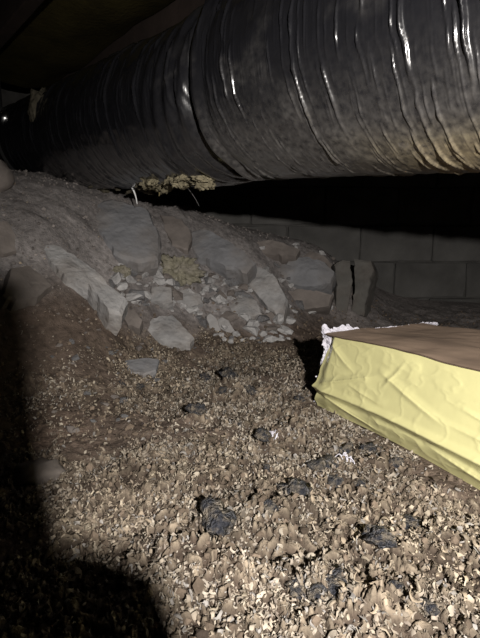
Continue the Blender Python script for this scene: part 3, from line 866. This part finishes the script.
# ------------------------------------------------------------------ dry flakes covering the floor
NL, NW = 6, 3
def flake_shape(rnd_arr, n):
    """n curled chips: unit length grids (n, NL*NW, 3)"""
    t = np.linspace(-.5, .5, NL)[None, :, None]; w = np.linspace(-.5, .5, NW)[None, None, :]
    curl = rnd_arr.uniform(.8, 4.2, n)[:, None, None]; cup = rnd_arr.uniform(-.2, 1.2, n)[:, None, None]
    rib = (rnd_arr.random(n) < .62)[:, None, None]
    asp = np.where(rib, rnd_arr.uniform(.13, .3, n)[:, None, None], rnd_arr.uniform(.25, .55, n)[:, None, None]); twist = rnd_arr.normal(0, .8, n)[:, None, None]
    side = rnd_arr.normal(0, .9, n)[:, None, None]; wav = rnd_arr.uniform(0, .16, n)[:, None, None] * rib
    wid = asp * (1 - .55 * np.abs(t) ** 1.6 * 2) * (1 + rnd_arr.normal(0, .14, (n, NL, 1)))
    ang = t * curl
    x = np.sin(ang) / curl + 0 * w
    z = (1 - np.cos(ang)) / curl + 0 * w
    y = w * wid
    z = z + cup * (w ** 2) * wid + twist * t * w * wid
    y = y + side * (t * t - .08) * .7
    z = z + wav * np.sin(t * 9 + side * 3)
    j = rnd_arr.normal(0, .025, (n, NL, NW))
    return np.stack([x + 0 * y, y, z + j], -1).reshape(n, NL * NW, 3)

def rot_mats(rnd_arr, n, tiltsd):
    az = rnd_arr.uniform(0, 2 * math.pi, n); tx = rnd_arr.normal(0, tiltsd, n) + math.pi * (rnd_arr.random(n) < .5); ty = rnd_arr.normal(0, tiltsd, n)
    def Rz(a): c, s, o, i = np.cos(a), np.sin(a), np.zeros_like(a), np.ones_like(a); return np.stack([c, -s, o, s, c, o, o, o, i], -1).reshape(-1, 3, 3)
    def Rx(a): c, s, o, i = np.cos(a), np.sin(a), np.zeros_like(a), np.ones_like(a); return np.stack([i, o, o, o, c, -s, o, s, c], -1).reshape(-1, 3, 3)
    def Ry(a): c, s, o, i = np.cos(a), np.sin(a), np.zeros_like(a), np.ones_like(a); return np.stack([c, o, s, o, i, o, -s, o, c], -1).reshape(-1, 3, 3)
    return Rz(az) @ Ry(ty) @ Rx(tx)

PALETTE = np.array([[.32, .265, .2], [.295, .24, .175], [.35, .30, .23], [.235, .195, .15], [.245, .225, .205], [.275, .225, .17], [.165, .13, .10], [.34, .29, .22]])
def pick_cols(rnd_arr, n):
    c = PALETTE[rnd_arr.integers(0, len(PALETTE), n)]
    return np.clip(c * (1 + rnd_arr.normal(0, .10, (n, 1))), .02, .8)

def flake_spots(rnd_arr, n, y0, y1, xpad, sizes, strict=1.0):
    out = []
    while len(out) < n:
        y = y0 + (y1 - y0) * rnd_arr.random(n); half = .18 + .56 * y + xpad
        x = rnd_arr.uniform(-1, 1, n) * half
        z = base_z(x, y)
        ok = (rnd_arr.random(n) < flake_cover(x, y, z) * strict * (.22 + .78 * smooth(-.3, .15, fbm(x * 22, y * 22, 444, 3))) + .02) & (batt_dist(x, y) > .002)
        out += list(zip(x[ok], y[ok]))
    return np.array(out[:n])

def build_litter(name, n, y0, y1, smin, smax, seed, tilt):
    ra = np.random.default_rng(seed)
    xy = flake_spots(ra, n, y0, y1, .06, None)
    s = smin * (smax / smin) ** (ra.random(n) ** 1.5)
    V = flake_shape(ra, n) * s[:, None, None]
    V = np.einsum('nij,nkj->nki', rot_mats(ra, n, tilt), V)
    z = ground_z(xy[:, 0], xy[:, 1]) + ra.uniform(-.05, .22, n) * s
    V += np.stack([xy[:, 0], xy[:, 1], z], -1)[:, None]
    f = grid_faces(NL, NW)
    Fc = (f[None] + (np.arange(n) * NL * NW)[:, None, None]).reshape(-1, 4)
    lo = fbm(xy[:, 0] * 7, xy[:, 1] * 7, 501, 3)[:, None]; hue = smooth(-.2, .3, fbm(xy[:, 0] * 4 + 2, xy[:, 1] * 4, 505, 3))[:, None]
    pc = pick_cols(ra, n) * (1 + .4 * lo)
    pc = pc * (1 - .25 * hue) + pc.mean(1)[:, None] * .25 * hue
    c = np.repeat(pc, NL * NW, 0)
    me = mesh_np(name, V.reshape(-1, 3), Fc, M['flake'], True, cols=c)
    return me
me = build_litter('flake_litter', 64000, .22, 1.62, .0048, .0135, 5, .8)
o = link('flake_litter', me); tag(o, 'deep litter of small dry tan flakes covering the earth floor', 'litter', None, 'stuff')

# the 300 largest chips, one object each
def big_flakes():
    ra = np.random.default_rng(77)
    protos = []
    S = flake_shape(ra, 16)
    cols = pick_cols(ra, 16)
    for i in range(16):
        a = S[i]; b = a + np.array([0, 0, -.05])
        f = grid_faces(NL, NW)
        # rim between the two faces gives the chip its thickness
        rim = [k * NW for k in range(NL)] + [(NL - 1) * NW + k for k in range(1, NW)] + [k * NW + NW - 1 for k in range(NL - 2, -1, -1)] + [k for k in range(NW - 2, 0, -1)]
        nv = NL * NW
        rf = [[rim[k], rim[(k + 1) % len(rim)], rim[(k + 1) % len(rim)] + nv, rim[k] + nv] for k in range(len(rim))]
        protos.append(mesh_np('dry_flake', np.r_[a, b], np.r_[f, f[:, ::-1] + nv, np.array(rf)], M['flake'], True, cols=np.repeat(cols[i][None], 2 * nv, 0)))
    xy = flake_spots(ra, 300, .36, 1.0, -.1, None)
    for i, (x, y) in enumerate(xy):
        o = link('dry_flake', protos[i % 16]); s = random.uniform(.012, .0175)
        o.location = (x, y, float(ground_z(x, y)) + .004); o.scale = (s, s, s)
        o.rotation_euler = (random.gauss(0, .4) + random.choice((0, math.pi)), random.gauss(0, .4), random.uniform(0, 6.3))
        tag(o, 'large curled tan flake lying on top of the litter', 'flake', 'large flakes on the litter')
big_flakes()

# small earth crumbs everywhere on floor and slope
def crumbs(n, seed):
    ra = np.random.default_rng(seed)
    bm = bmesh.new(); bmesh.ops.create_icosphere(bm, subdivisions=1, radius=1.0)
    bv = np.array([v.co[:] for v in bm.verts]); bf = np.array([[v.index for v in f.verts] for f in bm.faces]); bm.free()
    y = .25 + 2.1 * ra.random(n) ** .9; x = ra.uniform(-1, 1, n) * (.2 + .6 * y)
    ok = batt_dist(x, y) > .01; x, y = x[ok], y[ok]; n = len(x)
    s = .0018 * (3.6 ** (ra.random(n) ** 2.0))
    V = bv[None] * (1 + ra.normal(0, .2, (n, len(bv), 1))) * s[:, None, None] * ra.uniform(.6, 1.2, (n, 1, 3))
    base = base_z(x, y)
    V = V + np.stack([x, y, ground_z(x, y) + s * .3], -1)[:, None]
    Fc = (bf[None] + (np.arange(n) * len(bv))[:, None, None]).reshape(-1, 3)
    g = smooth(.08, .28, base)[:, None]
    c = np.array([.13, .10, .075]) * (1 - g) + np.array([.18, .16, .15]) * g
    c = np.clip(c * (1 + ra.normal(0, .22, (n, 1))), .03, .4)
    o = link('earth_crumbs', mesh_np('earth_crumbs', V.reshape(-1, 3), Fc, M['clod'], False, cols=np.repeat(c, len(bv), 0)))
    tag(o, 'small loose crumbs of earth and grit over floor and slope', 'earth', None, 'stuff')
crumbs(11000, 8)

# pale fibre wisps blown onto the litter
for i, (u, v, lab) in enumerate([(348, 464, 'pale wisp of fibreglass threads lying between dark stones'), (272, 440, 'white tangled fibre wisp lying on the litter beside the batt shadow')]):
    p = hit(u, v); rw = random.Random(i + 3); vs_, fs_ = [], []
    for k in range(9):
        a0 = rw.gauss(1.5, .5); L_ = rw.uniform(.006, .016); ox, oy = rw.gauss(0, .004), rw.gauss(0, .005)
        for q in range(6):
            t = q / 5
            x_ = ox + math.cos(a0 + t * rw.uniform(-.3, .8)) * L_ * t; y_ = oy + math.sin(a0) * L_ * t
            h_ = .004 + .007 * math.sin(t * 3)
            vs_ += [(x_ - .0007, y_, h_), (x_ + .0007, y_, h_), (x_, y_, h_ + .0012)]
        b0 = k * 18
        fs_ += [(b0 + 3 * q + e, b0 + 3 * q + (e + 1) % 3, b0 + 3 * q + 3 + (e + 1) % 3, b0 + 3 * q + 3 + e) for q in range(5) for e in range(3)]
    me = bpy.data.meshes.new('fibre_wisp'); me.from_pydata(vs_, [], fs_); me.materials.append(M['white_fluff'])
    o = link('fibre_wisp', me); o.location = (p[0], p[1], p[2] + .002); tag(o, lab, 'fibre')

# ------------------------------------------------------------------ far left: hanging insulation and shiny scrap
p = at_y(44, 114, 1.75)
o = link('hanging_insulation', lump_mesh('hanging_insulation', M['fluff_old'], (.05, .04, .085), 95, 4, .35, 2.0)); o.location = tuple(p)
tag(o, 'dusty tan insulation scrap hanging beside the far duct', 'insulation')

# ------------------------------------------------------------------ photographer's hand and phone, behind the lens (they shade the lower left)
ph = empty('smartphone', (.007, -.03, .30))
tag(ph, 'black smartphone held up in one hand', 'phone')
bm = bmesh.new(); add_box(bm, (-.030, -.034, .305), (.046, -.026, .453), .003)
link('phone_body', bm_mesh('phone_body', bm, M['phone']), ph)
bm = bmesh.new(); add_box(bm, (.008, -.026, .408), (.040, -.0235, .442), .002)
link('camera_bump', bm_mesh('camera_bump', bm, M['phone']), ph)

def skin_obj(name, verts, edges, radii, material, parent, root=0):
    me = bpy.data.meshes.new(name); me.from_pydata(verts, edges, [])
    o = link(name, me, parent); me.materials.append(material)
    m = o.modifiers.new('skin', 'SKIN'); m.use_smooth_shade = True
    sv = me.skin_vertices[0].data
    for i, r in enumerate(radii):
        rr = r if isinstance(r, tuple) else (r, r)
        sv[i].radius = rr; sv[i].use_root = (i == root)
    s = o.modifiers.new('subdivision', 'SUBSURF'); s.levels = 2; s.render_levels = 2
    return o
hand = empty('person', (.085, -.2, .02))
tag(hand, 'bare forearm and hand in a dark sleeve holding the phone', 'person')
V = [(.085, -.20, .07), (.075, -.12, .17), (.062, -.07, .235), (.058, -.052, .268), (.061, -.040, .308)]
E_ = [(0, 1), (1, 2), (2, 3), (3, 4)]; Rd = [.045, .038, .028, (.028, .024), (.021, .024)]
def chain(pts, rads, root=4):
    prev = root
    for p, r in zip(pts, rads):
        V.append(p); Rd.append(r); E_.append((prev, len(V) - 1)); prev = len(V) - 1
for k, z in enumerate((.326, .308, .289, .271)):               # fingers round the back of the phone
    ln_ = (1.0, 1.05, 1.0, .85)[k]
    chain([(.066, -.022, z), (.040 - .002, -.0165, z), (.038 - .026 * ln_, -.0165, z - .002), (.038 - .045 * ln_, -.018, z - .003)], [.0095, .009, .0082, .0072])
chain([(.058, -.046, .318), (.052, -.043, .336), (.045, -.042, .345), (.035, -.042, .356)], [.014, .011, .0095, .008], 3)   # thumb along the screen side
skin_obj('hand', V, E_, Rd, M['skin'], hand)
tube('sleeve', [(.088, -.23, .045), (.085, -.20, .06), (.079, -.15, .13), (.073, -.11, .185)], [.058, .056, .05, .044], M['sleeve'], hand, 20)
